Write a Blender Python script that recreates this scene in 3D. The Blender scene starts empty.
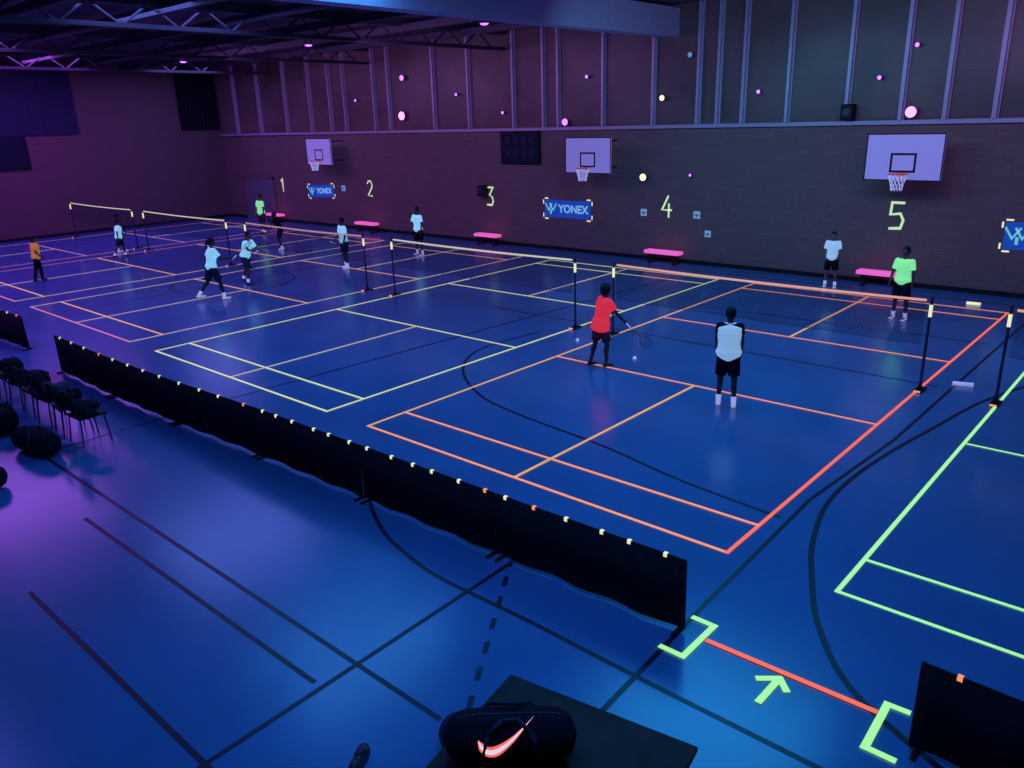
import bpy, bmesh, math, random
from mathutils import Vector, Matrix
random.seed(4)
sc=bpy.context.scene
sc.view_settings.view_transform='Standard'
COL=bpy.context.collection

# ---------------------------------------------------------------- materials
def mat(name,base,rough=0.5,emit=None,es=0.0,metal=0.0,noise=0.0,nscale=6.0,spec=0.5,bump=0.0):
    m=bpy.data.materials.new(name);m.use_nodes=True
    nt=m.node_tree;b=nt.nodes['Principled BSDF']
    b.inputs['Base Color'].default_value=(*base,1)
    b.inputs['Roughness'].default_value=rough
    b.inputs['Metallic'].default_value=metal
    b.inputs['Specular IOR Level'].default_value=spec
    if emit:
        b.inputs['Emission Color'].default_value=(*emit,1)
        b.inputs['Emission Strength'].default_value=es
    if noise>0 or bump>0:
        tc=nt.nodes.new('ShaderNodeTexCoord');nz=nt.nodes.new('ShaderNodeTexNoise')
        nz.inputs['Scale'].default_value=nscale;nz.inputs['Detail'].default_value=4
        nt.links.new(tc.outputs['Object'],nz.inputs['Vector'])
        if noise>0:
            r=nt.nodes.new('ShaderNodeValToRGB')
            r.color_ramp.elements[0].position=.3;r.color_ramp.elements[1].position=.7
            r.color_ramp.elements[0].color=(*[c*(1-noise) for c in base],1)
            r.color_ramp.elements[1].color=(*[min(1,c*(1+noise)) for c in base],1)
            nt.links.new(nz.outputs['Fac'],r.inputs['Fac']);nt.links.new(r.outputs['Color'],b.inputs['Base Color'])
        if bump>0:
            bp=nt.nodes.new('ShaderNodeBump');bp.inputs['Strength'].default_value=bump;bp.inputs['Distance'].default_value=.02
            nt.links.new(nz.outputs['Fac'],bp.inputs['Height']);nt.links.new(bp.outputs['Normal'],b.inputs['Normal'])
    return m
def brickmat(name,c1,c2,mo,scale=1.0):
    m=mat(name,c1,.75);nt=m.node_tree;b=nt.nodes['Principled BSDF']
    tc=nt.nodes.new('ShaderNodeTexCoord');mp=nt.nodes.new('ShaderNodeSeparateXYZ');cb=nt.nodes.new('ShaderNodeCombineXYZ')
    ad=nt.nodes.new('ShaderNodeMath');ad.operation='ADD'
    nt.links.new(tc.outputs['Object'],mp.inputs[0]);nt.links.new(mp.outputs[0],ad.inputs[0]);nt.links.new(mp.outputs[1],ad.inputs[1])
    nt.links.new(ad.outputs[0],cb.inputs[0]);nt.links.new(mp.outputs[2],cb.inputs[1])
    br=nt.nodes.new('ShaderNodeTexBrick');br.inputs['Scale'].default_value=scale
    br.inputs['Brick Width'].default_value=.42;br.inputs['Row Height'].default_value=.15;br.inputs['Mortar Size'].default_value=.008
    br.inputs['Color1'].default_value=(*c1,1);br.inputs['Color2'].default_value=(*c2,1);br.inputs['Mortar'].default_value=(*mo,1)
    nt.links.new(cb.outputs[0],br.inputs['Vector']);nt.links.new(br.outputs['Color'],b.inputs['Base Color'])
    bp=nt.nodes.new('ShaderNodeBump');bp.inputs['Strength'].default_value=.15;bp.inputs['Distance'].default_value=.006
    nt.links.new(br.outputs['Fac'],bp.inputs['Height']);bp.invert=True;nt.links.new(bp.outputs['Normal'],b.inputs['Normal'])
    return m
M={}
M['floor']=mat('blue_sport_floor',(.055,.17,.42),.22,noise=.10,nscale=.8,spec=.5)
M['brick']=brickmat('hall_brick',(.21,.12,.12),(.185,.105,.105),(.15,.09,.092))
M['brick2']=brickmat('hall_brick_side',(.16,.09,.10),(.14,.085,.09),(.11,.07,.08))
M['ceil']=mat('ceiling_boards',(.10,.06,.08),.8,noise=.3,nscale=1.5)
M['steel']=mat('dark_steel',(.05,.045,.07),.5,metal=.3)
M['beam']=mat('painted_beam',(.42,.38,.55),.6,noise=.08)
M['pane']=mat('dark_window_pane',(.14,.078,.075),.4,noise=.3,nscale=.7)
M['mull']=mat('window_mullion',(.48,.38,.52),.4,metal=.2)
M['darkline']=mat('dark_floor_paint',(.004,.012,.035),.4)
M['black']=mat('black_fabric',(.010,.010,.018),.9,noise=.3,nscale=20,spec=.15)
M['blackp']=mat('black_plastic',(.012,.012,.016),.6,spec=.2)
M['post']=mat('net_post_steel',(.04,.05,.10),.4,metal=.3)
def glow(n,c,s=1.0,b=None): return mat(n,b or tuple(x*.5 for x in c),.6,c,s)
M['orange']=glow('fluo_orange_tape',(1,.30,.13),.95)
M['redor']=glow('fluo_red_orange_tape',(1,.15,.07),.95)
M['amber']=glow('fluo_amber_tape',(.95,.45,.16),.75)
M['nettape']=glow('net_orange_tape',(.92,.42,.30),.75)
M['netdim']=glow('net_dim_pink_tape',(.75,.42,.38),.5)
M['netpale']=glow('net_pale_tape',(.76,.74,.46),.7)
M['yellow']=glow('fluo_yellow_tape',(.78,.83,.32),.8)
M['green']=glow('fluo_green_tape',(.42,.95,.32),.9)
M['pinkt']=glow('fluo_pink_orange_tape',(.82,.25,.36),.65)
M['dimyel']=glow('dim_yellow_tape',(.72,.58,.36),.7)
M['tag']=glow('fluo_pale_yellow_tag',(.95,.93,.52),.85)
M['num']=glow('fluo_pale_green_tape',(.62,.85,.42),.8)
M['white']=mat('white_board_violet_lit',(.5,.45,.75),.4,(.30,.24,.7),.30)  # violet light put into the white board's base colour and glow
M['netwhite']=mat('white_cord',(.7,.7,.9),.6,(.5,.5,.95),.45)
M['hoop']=mat('orange_hoop_steel',(.7,.15,.08),.4,(.7,.15,.25),.15)
M['banner']=mat('blue_banner_cloth',(.02,.10,.5),.6,(.01,.09,.5),.35)
M['btext']=glow('banner_print',(.22,.5,.85),.7)
M['bmark']=glow('banner_mark_print',(.2,.7,.75),.6)
M['pink']=mat('pink_bench_pad',(.9,.2,.5),.4,(.85,.12,.50),.8)
M['wood']=mat('dark_wood',(.03,.02,.02),.6,noise=.3,spec=.2)
M['screen']=mat('dark_screen',(.012,.015,.04),.25)
M['teal']=glow('pale_teal_sign',(.2,.45,.7),.5)
M['doorm']=mat('pale_door',(.17,.16,.2),.5)
M['warm']=glow('warm_bulb',(1,.8,.45),1.6)
M['violet']=glow('violet_bulb_or_glint',(.55,.16,1.0),2.2)  # spotlight bulbs, and window reflections built as glowing discs
M['violetw']=glow('pink_window_glint',(.75,.25,1.0),2.4)  # window reflections built as glowing discs
M['purplebar']=mat('lamp_or_glint_mount',(.12,.05,.2),.4)  # mount behind wall lamps and behind built-up reflections
M['skin']=mat('brown_skin',(.20,.10,.08),.55)
M['skin2']=mat('dark_skin',(.09,.045,.04),.55)
M['hair']=mat('black_hair',(.006,.005,.01),.8)
M['eye']=mat('eye_white',(.6,.6,.7),.3)
M['lip']=mat('lips',(.14,.04,.05),.5)
M['cyan']=mat('glowing_white_cloth',(.6,.75,.85),.8,(.28,.72,.9),.62)
M['cyan2']=mat('glowing_pale_cloth',(.6,.7,.85),.8,(.36,.62,.85),.5)
M['lime']=mat('lime_cloth',(.4,.9,.2),.8,(.25,1,.4),.6)
M['redc']=mat('red_cloth',(.8,.03,.03),.8,(.95,.03,.07),.6)
M['orgc']=mat('orange_cloth',(.7,.25,.05),.8,(.7,.25,.05),.4)
M['dark']=mat('dark_cloth',(.008,.008,.018),.9,spec=.15)
M['navy']=mat('navy_cloth',(.015,.02,.06),.85)
M['maroon']=mat('maroon_cloth',(.12,.02,.05),.85)
M['shoe']=mat('white_shoe',(.6,.6,.7),.5,(.5,.5,.85),.5)
M['shoed']=mat('dark_shoe',(.02,.02,.04),.5)
M['sock']=mat('white_sock',(.7,.7,.8),.8,(.55,.55,.95),.5)
M['swred']=glow('neon_coral_print',(1,.16,.12),.9)
M['swwhite']=glow('pale_pink_print',(.9,.75,.95),.85)

# ---------------------------------------------------------------- object helpers
def link(ob,parent=None,label=None,category=None,kind=None,group=None):
    COL.objects.link(ob)
    if parent: ob.parent=parent
    if label: ob['label']=label
    if category: ob['category']=category
    if kind: ob['kind']=kind
    if group: ob['group']=group
    return ob
def empty(name,loc,**k):
    e=bpy.data.objects.new(name,None);e.location=loc;e.empty_display_size=.1
    return link(e,**k)
def fin(bm,name,m,smooth=False,**k):
    me=bpy.data.meshes.new(name);bm.to_mesh(me);bm.free()
    for x in (m if isinstance(m,(list,tuple)) else [m]): me.materials.append(M[x])
    if smooth:
        for p in me.polygons:p.use_smooth=True
    return link(bpy.data.objects.new(name,me),**k)
def bbox(bm,x0,x1,y0,y1,z0,z1,bev=0):
    r=bmesh.ops.create_cube(bm,size=1)
    vs=r['verts']
    for v in vs:
        v.co=Vector((x0+(v.co.x+.5)*(x1-x0),y0+(v.co.y+.5)*(y1-y0),z0+(v.co.z+.5)*(z1-z0)))
    if bev:
        es=list({e for v in vs for e in v.link_edges})
        bmesh.ops.bevel(bm,geom=es,offset=bev,segments=2,affect='EDGES',profile=.5)
def box(name,x0,x1,y0,y1,z0,z1,m,bev=0,**k):
    bm=bmesh.new();bbox(bm,x0,x1,y0,y1,z0,z1,bev);return fin(bm,name,m,**k)
def cone(bm,p0,p1,r0,r1,seg=12,caps=True):
    p0=Vector(p0);p1=Vector(p1);d=p1-p0;L=d.length
    if L<1e-6:return
    q=Vector((0,0,1)).rotation_difference(d).to_matrix().to_4x4()
    bmesh.ops.create_cone(bm,cap_ends=caps,segments=seg,radius1=r0,radius2=r1,depth=L,matrix=Matrix.Translation((p0+p1)/2)@q)
def ball(bm,c,r,rot=None,seg=14):
    if not isinstance(r,(tuple,list)): r=(r,r,r)
    mt=Matrix.Translation(Vector(c))
    if rot is not None: mt=mt@rot
    bmesh.ops.create_uvsphere(bm,u_segments=seg,v_segments=max(8,seg*2//3),radius=1,matrix=mt@Matrix.Diagonal((*r,1)))
def cap(bm,p0,p1,r0,r1,seg=12):
    cone(bm,p0,p1,r0,r1,seg);ball(bm,p0,r0,seg=seg);ball(bm,p1,r1,seg=seg)
def ribbon(bm,pts,w,z,mi=0):
    """flat tape strip following 2D pts"""
    n=len(pts);L=[];R=[]
    for i in range(n):
        a=Vector(pts[max(0,i-1)]);b=Vector(pts[min(n-1,i+1)]);p=Vector(pts[i])
        d=(b-a).normalized();nn=Vector((-d.y,d.x))
        s=w/2
        if 0<i<n-1:
            d1=(p-Vector(pts[i-1])).normalized();n1=Vector((-d1.y,d1.x));s=w/2/max(.5,nn.dot(n1))
        L.append(bm.verts.new((p.x+nn.x*s,p.y+nn.y*s,z)));R.append(bm.verts.new((p.x-nn.x*s,p.y-nn.y*s,z)))
    for i in range(n-1):
        f=bm.faces.new((R[i],R[i+1],L[i+1],L[i]));f.material_index=mi
def pieces(bm,pts,w,z):
    """separate straight strips of tape, overlapping at the corners"""
    for i in range(len(pts)-1):
        a=Vector(pts[i]);b=Vector(pts[i+1]);d=(b-a).normalized()*w/2
        ribbon(bm,[a-d*(i>0),b+d*(i<len(pts)-2)],w,z+.0006*i)

# ---------------------------------------------------------------- camera
cd=bpy.data.cameras.new('camera');co=bpy.data.objects.new('camera',cd);COL.objects.link(co);sc.camera=co
yaw,pit,rol=-.7355,.322,-.0305
F=Vector((math.sin(yaw)*math.cos(pit),math.cos(yaw)*math.cos(pit),-math.sin(pit)))
R=Vector((math.cos(yaw),-math.sin(yaw),0));U=R.cross(F)
R2=R*math.cos(rol)+U*math.sin(rol);U2=-R*math.sin(rol)+U*math.cos(rol)
mw=Matrix((R2,U2,-F)).transposed().to_4x4();mw.translation=Vector((9.4631,-7.0802,4.4904))
co.matrix_world=mw
cd.sensor_width=36;cd.lens=795.16*36/1024;cd.clip_start=.05;cd.clip_end=200

# ---------------------------------------------------------------- room
XL,XR,YF,YB,ZC,ZL=-30.4,16.0,-12.0,15.2,7.5,4.12
S=dict(kind='structure')
box('floor',XL-.3,XR+.3,YF-.3,YB+.3,-.2,0,'floor',**S)
box('ceiling',XL-.3,XR+.3,YF-.3,YB+.3,ZC,ZC+.2,'ceil',**S)
box('wall_back',XL-.3,XR+.3,YB,YB+.3,0,ZC,'brick',**S)
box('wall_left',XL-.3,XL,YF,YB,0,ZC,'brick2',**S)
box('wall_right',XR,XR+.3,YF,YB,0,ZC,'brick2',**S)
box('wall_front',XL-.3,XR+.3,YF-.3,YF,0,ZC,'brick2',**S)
box('trim_1',XL,XR,YB-.10,YB,ZL-.05,ZL+.05,'mull',**S)
box('baseboard_back',XL,XR,YB-.03,YB,0,.12,'blackp',**S)
box('baseboard_left',XL,XL+.03,YF,YB-.03,0,.12,'blackp',**S)
mx=[-28.6,-26.45,-24.19,-22.25,-20.78,-19.73,-17.75,-16.81,-14.19,-12.32,-10.13,-8.77,-8.13,-6.30,-4.44,-2.91,-2.27,-1.49,-.18,1.43,2.78,3.80,4.87,6.4,8.2,10.0]
for i,x in enumerate(mx):
    bm=bmesh.new();bbox(bm,x-.04,x+.04,YB-.16,YB,ZL+.05,ZC);bbox(bm,x-.08,x+.08,YB-.06,YB-.0,ZL+.05,ZC)
    fin(bm,'trim_%d'%(i+2),'mull',**S)
for i in range(len(mx)-1):
    a,b=mx[i]+.08,mx[i+1]-.08
    if b-a<.2: continue
    bm=bmesh.new();bbox(bm,a,b,YB-.02,YB,ZL+.1,ZC-.05)
    for z in (5.3,6.45): bbox(bm,a,b,YB-.045,YB-.02,z-.03,z+.03)
    fin(bm,'window_%d'%(i+1),'pane',**S)
bm=bmesh.new();bbox(bm,-28.7,-26.1,YB-.05,YB,0,2.0);fin(bm,'door_1','doorm',**S)
box('trim_40',-28.8,-28.7,YB-.08,YB,0,2.1,'brick',**S);box('trim_41',-26.1,-26.0,YB-.08,YB,0,2.1,'brick',**S);box('trim_42',-28.8,-26.0,YB-.08,YB,2.0,2.1,'brick',**S)
def curtain(name,y0,y1,z0,z1,m,lab,cat):
    bm=bmesh.new();n=40;top=[];bot=[]
    for i in range(n+1):
        y=y0+(y1-y0)*i/n;x=XL+.08+.03*math.sin(i*1.6)
        top.append(bm.verts.new((x,y,z1)));bot.append(bm.verts.new((x,y,z0)))
    for i in range(n): bm.faces.new((bot[i+1],bot[i],top[i],top[i+1]))
    return fin(bm,name,m,True,label=lab,category=cat)
curtain('curtain',13.0,15.1,4.4,7.3,'black','black pleated curtain high on the brick side wall','curtain')
curtain('curtain',3.0,8.17,4.4,7.35,'navy','wide dark curtain hanging high on the purple-lit side wall','curtain')
box('trim_50',-4.1,-3.65,YF,YB,6.62,7.4,'beam',**S)
k=51
for x in (-10.6,-18,-25.3):
    bm=bmesh.new();bbox(bm,x-.15,x+.15,YF,YB,7.25,ZC)
    bbox(bm,x-.1,x+.1,YF,YB,6.75,6.85)
    y=YF
    while y<YB-1:
        cone(bm,(x,y,6.8),(x,y+.7,7.3),.03,.03,6);cone(bm,(x,y+.7,7.3),(x,y+1.4,6.8),.03,.03,6);y+=1.4
    fin(bm,'trim_%d'%k,'steel',**S);k+=1
for y in (-2,0.5,3,5.5,8,10.5,13):
    box('trim_%d'%k,XL,-4.1,y-.08,y+.08,7.1,7.3,'steel',**S);k+=1

# ---------------------------------------------------------------- painted dark lines
def cat_rom(P,n=8):
    o=[]
    for i in range(len(P)-1):
        p0=Vector(P[max(0,i-1)]);p1=Vector(P[i]);p2=Vector(P[i+1]);p3=Vector(P[min(len(P)-1,i+2)])
        for j in range(n):
            t=j/n;o.append(.5*((2*p1)+(-p0+p2)*t+(2*p0-5*p1+4*p2-p3)*t*t+(-p0+3*p1-3*p2+p3)*t**3))
    o.append(Vector(P[-1]));return o
def marking(pts,w=.05,lab='dark painted line on the blue sports floor',z=.002):
    bm=bmesh.new();ribbon(bm,pts,w,z);return fin(bm,'floor_line','darkline',label=lab,category='floor marking',group='dark painted sports lines')
marking([(-29,-3.70),(5.54,-3.71)]);marking([(.92,-5.16),(9,-5.15)],.05,z=.0022)
marking([(-.34,-4.12),(4.40,-4.09)]);marking([(4.55,-6),(4.42,-1.54)],z=.0024)
marking([(6.5,-3.6),(6.38,-1.0),(6.29,1.74),(6.48,4.3),(6.6,14.3)],z=.0026)
arc='dark curved painted line on the blue sports floor'
marking(cat_rom([(9.2,-2.0),(7.98,-1.4),(7.38,-.71),(7.0,.05),(6.70,.83),(6.48,1.89),(6.51,3.21),(6.76,4.97),(7.2,7.23),(8.4,10.2),(10.5,12.5)]),.06,arc,z=.0028)
marking(cat_rom([(1.6,-1.2),(2.12,-1.66),(2.80,-2.02),(3.38,-2.19),(4.04,-2.29),(5.26,-2.28),(6.5,-2.3),(9.2,-2.3)]),.05,arc,z=.003)
marking(cat_rom([(-1.5,6.0),(-1.6,4.2),(-.87,2.97),(.39,2.12),(1.57,1.81),(3.29,1.59),(4.78,1.27),(6.2,1.1)]),.05,arc,z=.0032)
marking([(-30,14.25),(14,14.25)],.06);marking([(-13,-3.7),(-13,14.2)],.06,z=.0024)
marking(cat_rom([(-13+1.8*math.cos(a),5.2+1.8*math.sin(a)) for a in [i*math.pi/10 for i in range(21)]],3),.05,arc,z=.003)
marking([(-3,-3.7),(-3,-1),(-2.5,8),(-2.2,14.2)],.05,z=.0024)
marking([(-4,7.2),(6.3,7.1)],.04,z=.0021);marking([(0.3,10.2),(6.4,10.4)],.04,z=.0021)
a=Vector((4.37,-1.54));b=Vector((5.9,-3.9));d=(b-a).normalized();t=0
while t<(b-a).length:
    marking([a+d*t,a+d*(t+.17)],.05,'short dark dash of a dashed floor line',z=.0034);t+=.36

# ---------------------------------------------------------------- badminton courts (fluorescent tape)
def court(x0,mb,ml,mr,ms,mc,lab):
    mats=[mb,ml,mr,ms,mc];bm=bmesh.new();w=.048;W=6.1;L=13.4
    def l(p,q,mi,z): ribbon(bm,[(x0+p[0],p[1]),(x0+q[0],q[1])],w,z,mi)
    z=.006
    l((0,0),(W,0),0,z);l((0,L),(W,L),0,z)
    l((0,-w/2),(0,L+w/2),1,z+.001);l((W,-w/2),(W,L+w/2),2,z+.0012)
    l((0,.76),(W,.76),3,z+.002);l((0,L-.76),(W,L-.76),3,z+.002)
    l((0,4.72),(W,4.72),3,z+.002);l((0,8.68),(W,8.68),3,z+.002)
    l((W/2,0),(W/2,4.72),4,z+.003);l((W/2,8.68),(W/2,L),4,z+.003)
    return fin(bm,'court_tape_lines',mats,label=lab,category='court lines')
CX={5:0,4:-7.175,3:-14.53,2:-21.88,1:-29.0,6:7.27}
court(CX[5],'orange','amber','redor','orange','amber','glowing orange tape outline of the badminton court')
court(CX[4],'yellow','yellow','yellow','yellow','dimyel','glowing yellow tape outline of the badminton court')
court(CX[6],'green','green','green','green','green','glowing green tape outline of the badminton court')
court(CX[3],'pinkt','dimyel','dimyel','amber','dimyel','faint pinkish orange tape outline of the badminton court')
court(CX[2],'pinkt','pinkt','dimyel','amber','dimyel','pink and amber tape outline of the badminton court')
court(CX[1],'pinkt','pinkt','pinkt','pinkt','dimyel','dim pink tape outline of the badminton court')

# ---------------------------------------------------------------- nets and posts
nm=bpy.data.materials.new('net_mesh');nm.use_nodes=True;nt=nm.node_tree;bs=nt.nodes['Principled BSDF']
bs.inputs['Base Color'].default_value=(.02,.03,.07,1)
tr=nt.nodes.new('ShaderNodeBsdfTransparent');mx_=nt.nodes.new('ShaderNodeMixShader')
tc=nt.nodes.new('ShaderNodeTexCoord');sp=nt.nodes.new('ShaderNodeSeparateXYZ');cb=nt.nodes.new('ShaderNodeCombineXYZ')
nt.links.new(tc.outputs['Object'],sp.inputs[0]);nt.links.new(sp.outputs[0],cb.inputs[0]);nt.links.new(sp.outputs[2],cb.inputs[1])
br=nt.nodes.new('ShaderNodeTexBrick');br.offset=0;br.inputs['Scale'].default_value=1
br.inputs['Brick Width'].default_value=.024;br.inputs['Row Height'].default_value=.024;br.inputs['Mortar Size'].default_value=.0022;br.inputs['Mortar Smooth'].default_value=0
nt.links.new(cb.outputs[0],br.inputs['Vector']);nt.links.new(br.outputs['Fac'],mx_.inputs[0])
nt.links.new(tr.outputs[0],mx_.inputs[1]);nt.links.new(bs.outputs[0],mx_.inputs[2]);nt.links.new(mx_.outputs[0],nt.nodes['Material Output'].inputs[0])
M['net']=nm
def net(x0,mt,lab):
    e=empty('badminton_net',(x0+3.05,6.7,0),label=lab,category='net')
    n=24;tw=.038
    def sag(t): return 1.545-.026*(1-(2*t-1)**2)
    bm=bmesh.new();A=[]
    for i in range(n+1):
        t=i/n;x=-3.0+6.0*t;s=sag(t)
        A.append([bm.verts.new((x,dy,s+dz)) for dy,dz in ((-.006,0),(.006,0),(.006,-tw),(-.006,-tw))])
    for i in range(n):
        for j in range(4):
            bm.faces.new((A[i][j],A[i][(j+1)%4],A[i+1][(j+1)%4],A[i+1][j]))
    bm.faces.new(A[0]);bm.faces.new(A[-1][::-1])
    fin(bm,'net_tape',mt,parent=e)
    bm=bmesh.new();T=[];B=[]
    for i in range(n+1):
        t=i/n;x=-3.0+6.0*t;T.append(bm.verts.new((x,0,sag(t)-tw)));B.append(bm.verts.new((x,0,.79)))
    for i in range(n): bm.faces.new((B[i],B[i+1],T[i+1],T[i]))
    fin(bm,'net_mesh','net',parent=e)
    bm=bmesh.new();cone(bm,(-3.0,0,.79),(3.0,0,.79),.006,.006,6);fin(bm,'bottom_cord','post',parent=e)
def post(x,side):
    e=empty('net_post',(x,6.7,0),label='dark steel badminton net post with glowing yellow tape band',category='net post',group='badminton net posts')
    bm=bmesh.new();cone(bm,(0,0,.03),(0,0,1.55),.024,.022,14);cone(bm,(0,0,1.55),(0,0,1.58),.03,.028,14);fin(bm,'pole','post',parent=e)
    bm=bmesh.new();bbox(bm,-.07,.07,-.16,.16,.012,.035,.008);cone(bm,(0,0,.03),(0,0,.12),.035,.03,12);fin(bm,'base','blackp',parent=e)
    bm=bmesh.new();cone(bm,(0,0,1.26),(0,0,1.46),.027,.027,14);fin(bm,'tape_band','tag',parent=e)
    bm=bmesh.new();bbox(bm,-.05,.05,-.17,-.15,.015,.04);fin(bm,'base_marker','orange',parent=e)
for kk,mt,lab in ((5,'nettape','badminton net with glowing orange top tape'),(4,'netpale','badminton net with glowing pale yellow top tape'),(3,'netdim','badminton net with dim pinkish orange top tape'),(2,'netpale','badminton net with pale yellow top tape beside the pinkish one'),(1,'netpale','badminton net with yellow top tape by the side wall'),(6,'amber','badminton net over the glowing green court')):
    net(CX[kk],mt,lab)
    post(CX[kk]-.03,-1);post(CX[kk]+6.13,1)

# ---------------------------------------------------------------- entrance tape marks
Z=.012
def tapemark(name,pl,m,lab,w=.055):
    bm=bmesh.new()
    for p in pl: pieces(bm,p,w,Z)
    return fin(bm,name,m,label=lab,category='tape marking')
tapemark('tape_bracket',[[(6.38,-1.83),(6.62,-1.83),(6.62,-1.27),(6.39,-1.27)]],'green','glowing green tape bracket on the floor at the barrier end',.06)
tapemark('tape_bracket',[[(8.33,-1.32),(8.16,-1.33),(8.18,-1.90),(8.40,-1.90)]],'green','green tape bracket on the floor by the black barrier',.06)
tapemark('tape_line',[[(6.66,-1.50),(8.13,-1.47)]],'redor','red-orange tape line closing the gap between barriers')
bm=bmesh.new();ribbon(bm,[(7.37,-1.96),(7.38,-1.60)],.06,Z);ribbon(bm,[(7.23,-1.70),(7.40,-1.56)],.06,Z+.001);ribbon(bm,[(7.37,-1.56),(7.50,-1.70)],.06,Z+.0015)
fin(bm,'tape_arrow','green',label='green tape arrow on the floor pointing to the courts',category='tape marking')

# ---------------------------------------------------------------- barrier panels
def panel(p0,p1,tags=6,h=.75,lab='low black fabric barrier panel with yellow tape tags'):
    p0=Vector((*p0,0));p1=Vector((*p1,0));d=p1-p0;L=d.length;ang=math.atan2(d.y,d.x)
    e=empty('barrier_panel',p0,label=lab,category='barrier',group='row of low black barrier panels');e.rotation_euler=(0,0,ang)
    bm=bmesh.new();n=28;ph=random.random()*6;T=[];B=[]
    for th in (-.012,.012):
        t_=[];b_=[]
        for i in range(n+1):
            x=.004+(L-.008)*i/n;w=.018*math.sin(i*.7+ph)
            t_.append(bm.verts.new((x,th,h-.012*math.sin(i*.45+ph)**2)));b_.append(bm.verts.new((x,th+w,.045)))
        T.append(t_);B.append(b_)
    for i in range(n):
        bm.faces.new((B[0][i],B[0][i+1],T[0][i+1],T[0][i]));bm.faces.new((B[1][i+1],B[1][i],T[1][i],T[1][i+1]))
        bm.faces.new((T[0][i],T[0][i+1],T[1][i+1],T[1][i]));bm.faces.new((B[1][i],B[1][i+1],B[0][i+1],B[0][i]))
    for i in (0,n): bm.faces.new((B[0][i],T[0][i],T[1][i],B[1][i]) if i==0 else (B[1][i],T[1][i],T[0][i],B[0][i]))
    fin(bm,'fabric_panel','black',True,parent=e)
    bm=bmesh.new()
    for x in (.02,L-.02): cone(bm,(x,0,.03),(x,0,h+.01),.012,.012,10)
    cone(bm,(.02,0,h),(L-.02,0,h),.010,.010,8)
    fin(bm,'frame','blackp',parent=e)
    for x in (.06,L-.06):
        bm=bmesh.new();bbox(bm,x-.02,x+.02,-.11,.11,.005,.03,.008);fin(bm,'foot','blackp',parent=e)
    for i in range(tags):
        x=L*(i+.5)/tags+random.uniform(-.06,.06)
        bm=bmesh.new();s=.017;bbox(bm,x-s,x+s,-.017,.017,h-.024,h+.014)
        fin(bm,'tape_tag','orange' if random.random()<.12 else 'tag',parent=e)
P=[(6.46,-1.53),(4.22,-1.60),(2.0,-1.66),(-.28,-1.72),(-2.54,-1.84),(-4.8,-1.90),(-7.23,-1.87)]
for i in range(len(P)-1):
    a=Vector(P[i+1]);b=Vector(P[i]);dd=(b-a).normalized()*.003
    panel(a+dd,b-dd,6 if i<3 else 4)
panel((-11.6,-1.77),(-9.6,-1.68),4);panel((-13.8,-1.8),(-11.7,-1.77),4);panel((-16.1,-1.8),(-13.9,-1.8),4)
panel((8.42,-1.70),(10.6,-1.76),4,.76,'black fabric barrier panel with pale tape tags')

# ---------------------------------------------------------------- back wall things
def backboard(x,z,lab):
    e=empty('basketball_hoop',(x,YB,z),label=lab,category='basketball hoop',group='wall-mounted basketball hoops')
    bm=bmesh.new();bbox(bm,-.9,.9,-.93,-.89,-.56,.56,.01);bb=fin(bm,'backboard','white',parent=e)
    bm=bmesh.new()
    def rect(x0,x1,z0,z1,w):
        bbox(bm,x0,x1,-.936,-.93,z0,z0+w);bbox(bm,x0,x1,-.936,-.93,z1-w,z1);bbox(bm,x0,x0+w,-.936,-.93,z0+w,z1-w);bbox(bm,x1-w,x1,-.936,-.93,z0+w,z1-w)
    rect(-.3,.3,-.36,.1,.05);rect(-.9,.9,-.56,.56,.03);fin(bm,'board_marking','blackp',parent=bb)
    bm=bmesh.new()
    for sx in (-.6,.6):
        for sz in (-.35,.4): cone(bm,(sx,-.9,sz),(sx*.8,0,sz*1.1),.025,.025,8)
    bbox(bm,-.7,.7,-.9,-.86,-.38,-.33);bbox(bm,-.7,.7,-.9,-.86,.37,.42);fin(bm,'support_frame','steel',parent=e)
    bm=bmesh.new();n=28;r=.225;cy=-1.2
    for i in range(n):
        a0=2*math.pi*i/n;a1=2*math.pi*(i+1)/n
        cone(bm,(r*math.cos(a0),cy+r*math.sin(a0),-.38),(r*math.cos(a1),cy+r*math.sin(a1),-.38),.014,.014,6)
    bbox(bm,-.08,.08,-1.0,-.93,-.46,-.36);rm=fin(bm,'rim','hoop',parent=e)
    bm=bmesh.new();m=12
    prev=None
    for lv in range(5):
        rr=[.22,.19,.16,.135,.125][lv];zz=-.39-lv*.095
        ring=[Vector((rr*math.cos(2*math.pi*(i+.5*lv)/m),cy+rr*math.sin(2*math.pi*(i+.5*lv)/m),zz)) for i in range(m)]
        if prev:
            for i in range(m):
                cone(bm,prev[i],ring[i],.007,.007,4);cone(bm,prev[(i+1)%m],ring[i],.007,.007,4)
        prev=ring
    fin(bm,'hoop_net','netwhite',parent=rm)
backboard(3.22,3.32,'large white basketball backboard with rim and white net')
backboard(-6.3,3.30,'white basketball backboard with rim on the brick wall')
backboard(-20.8,3.36,'purple-lit basketball backboard with rim above the small banner')

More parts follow.
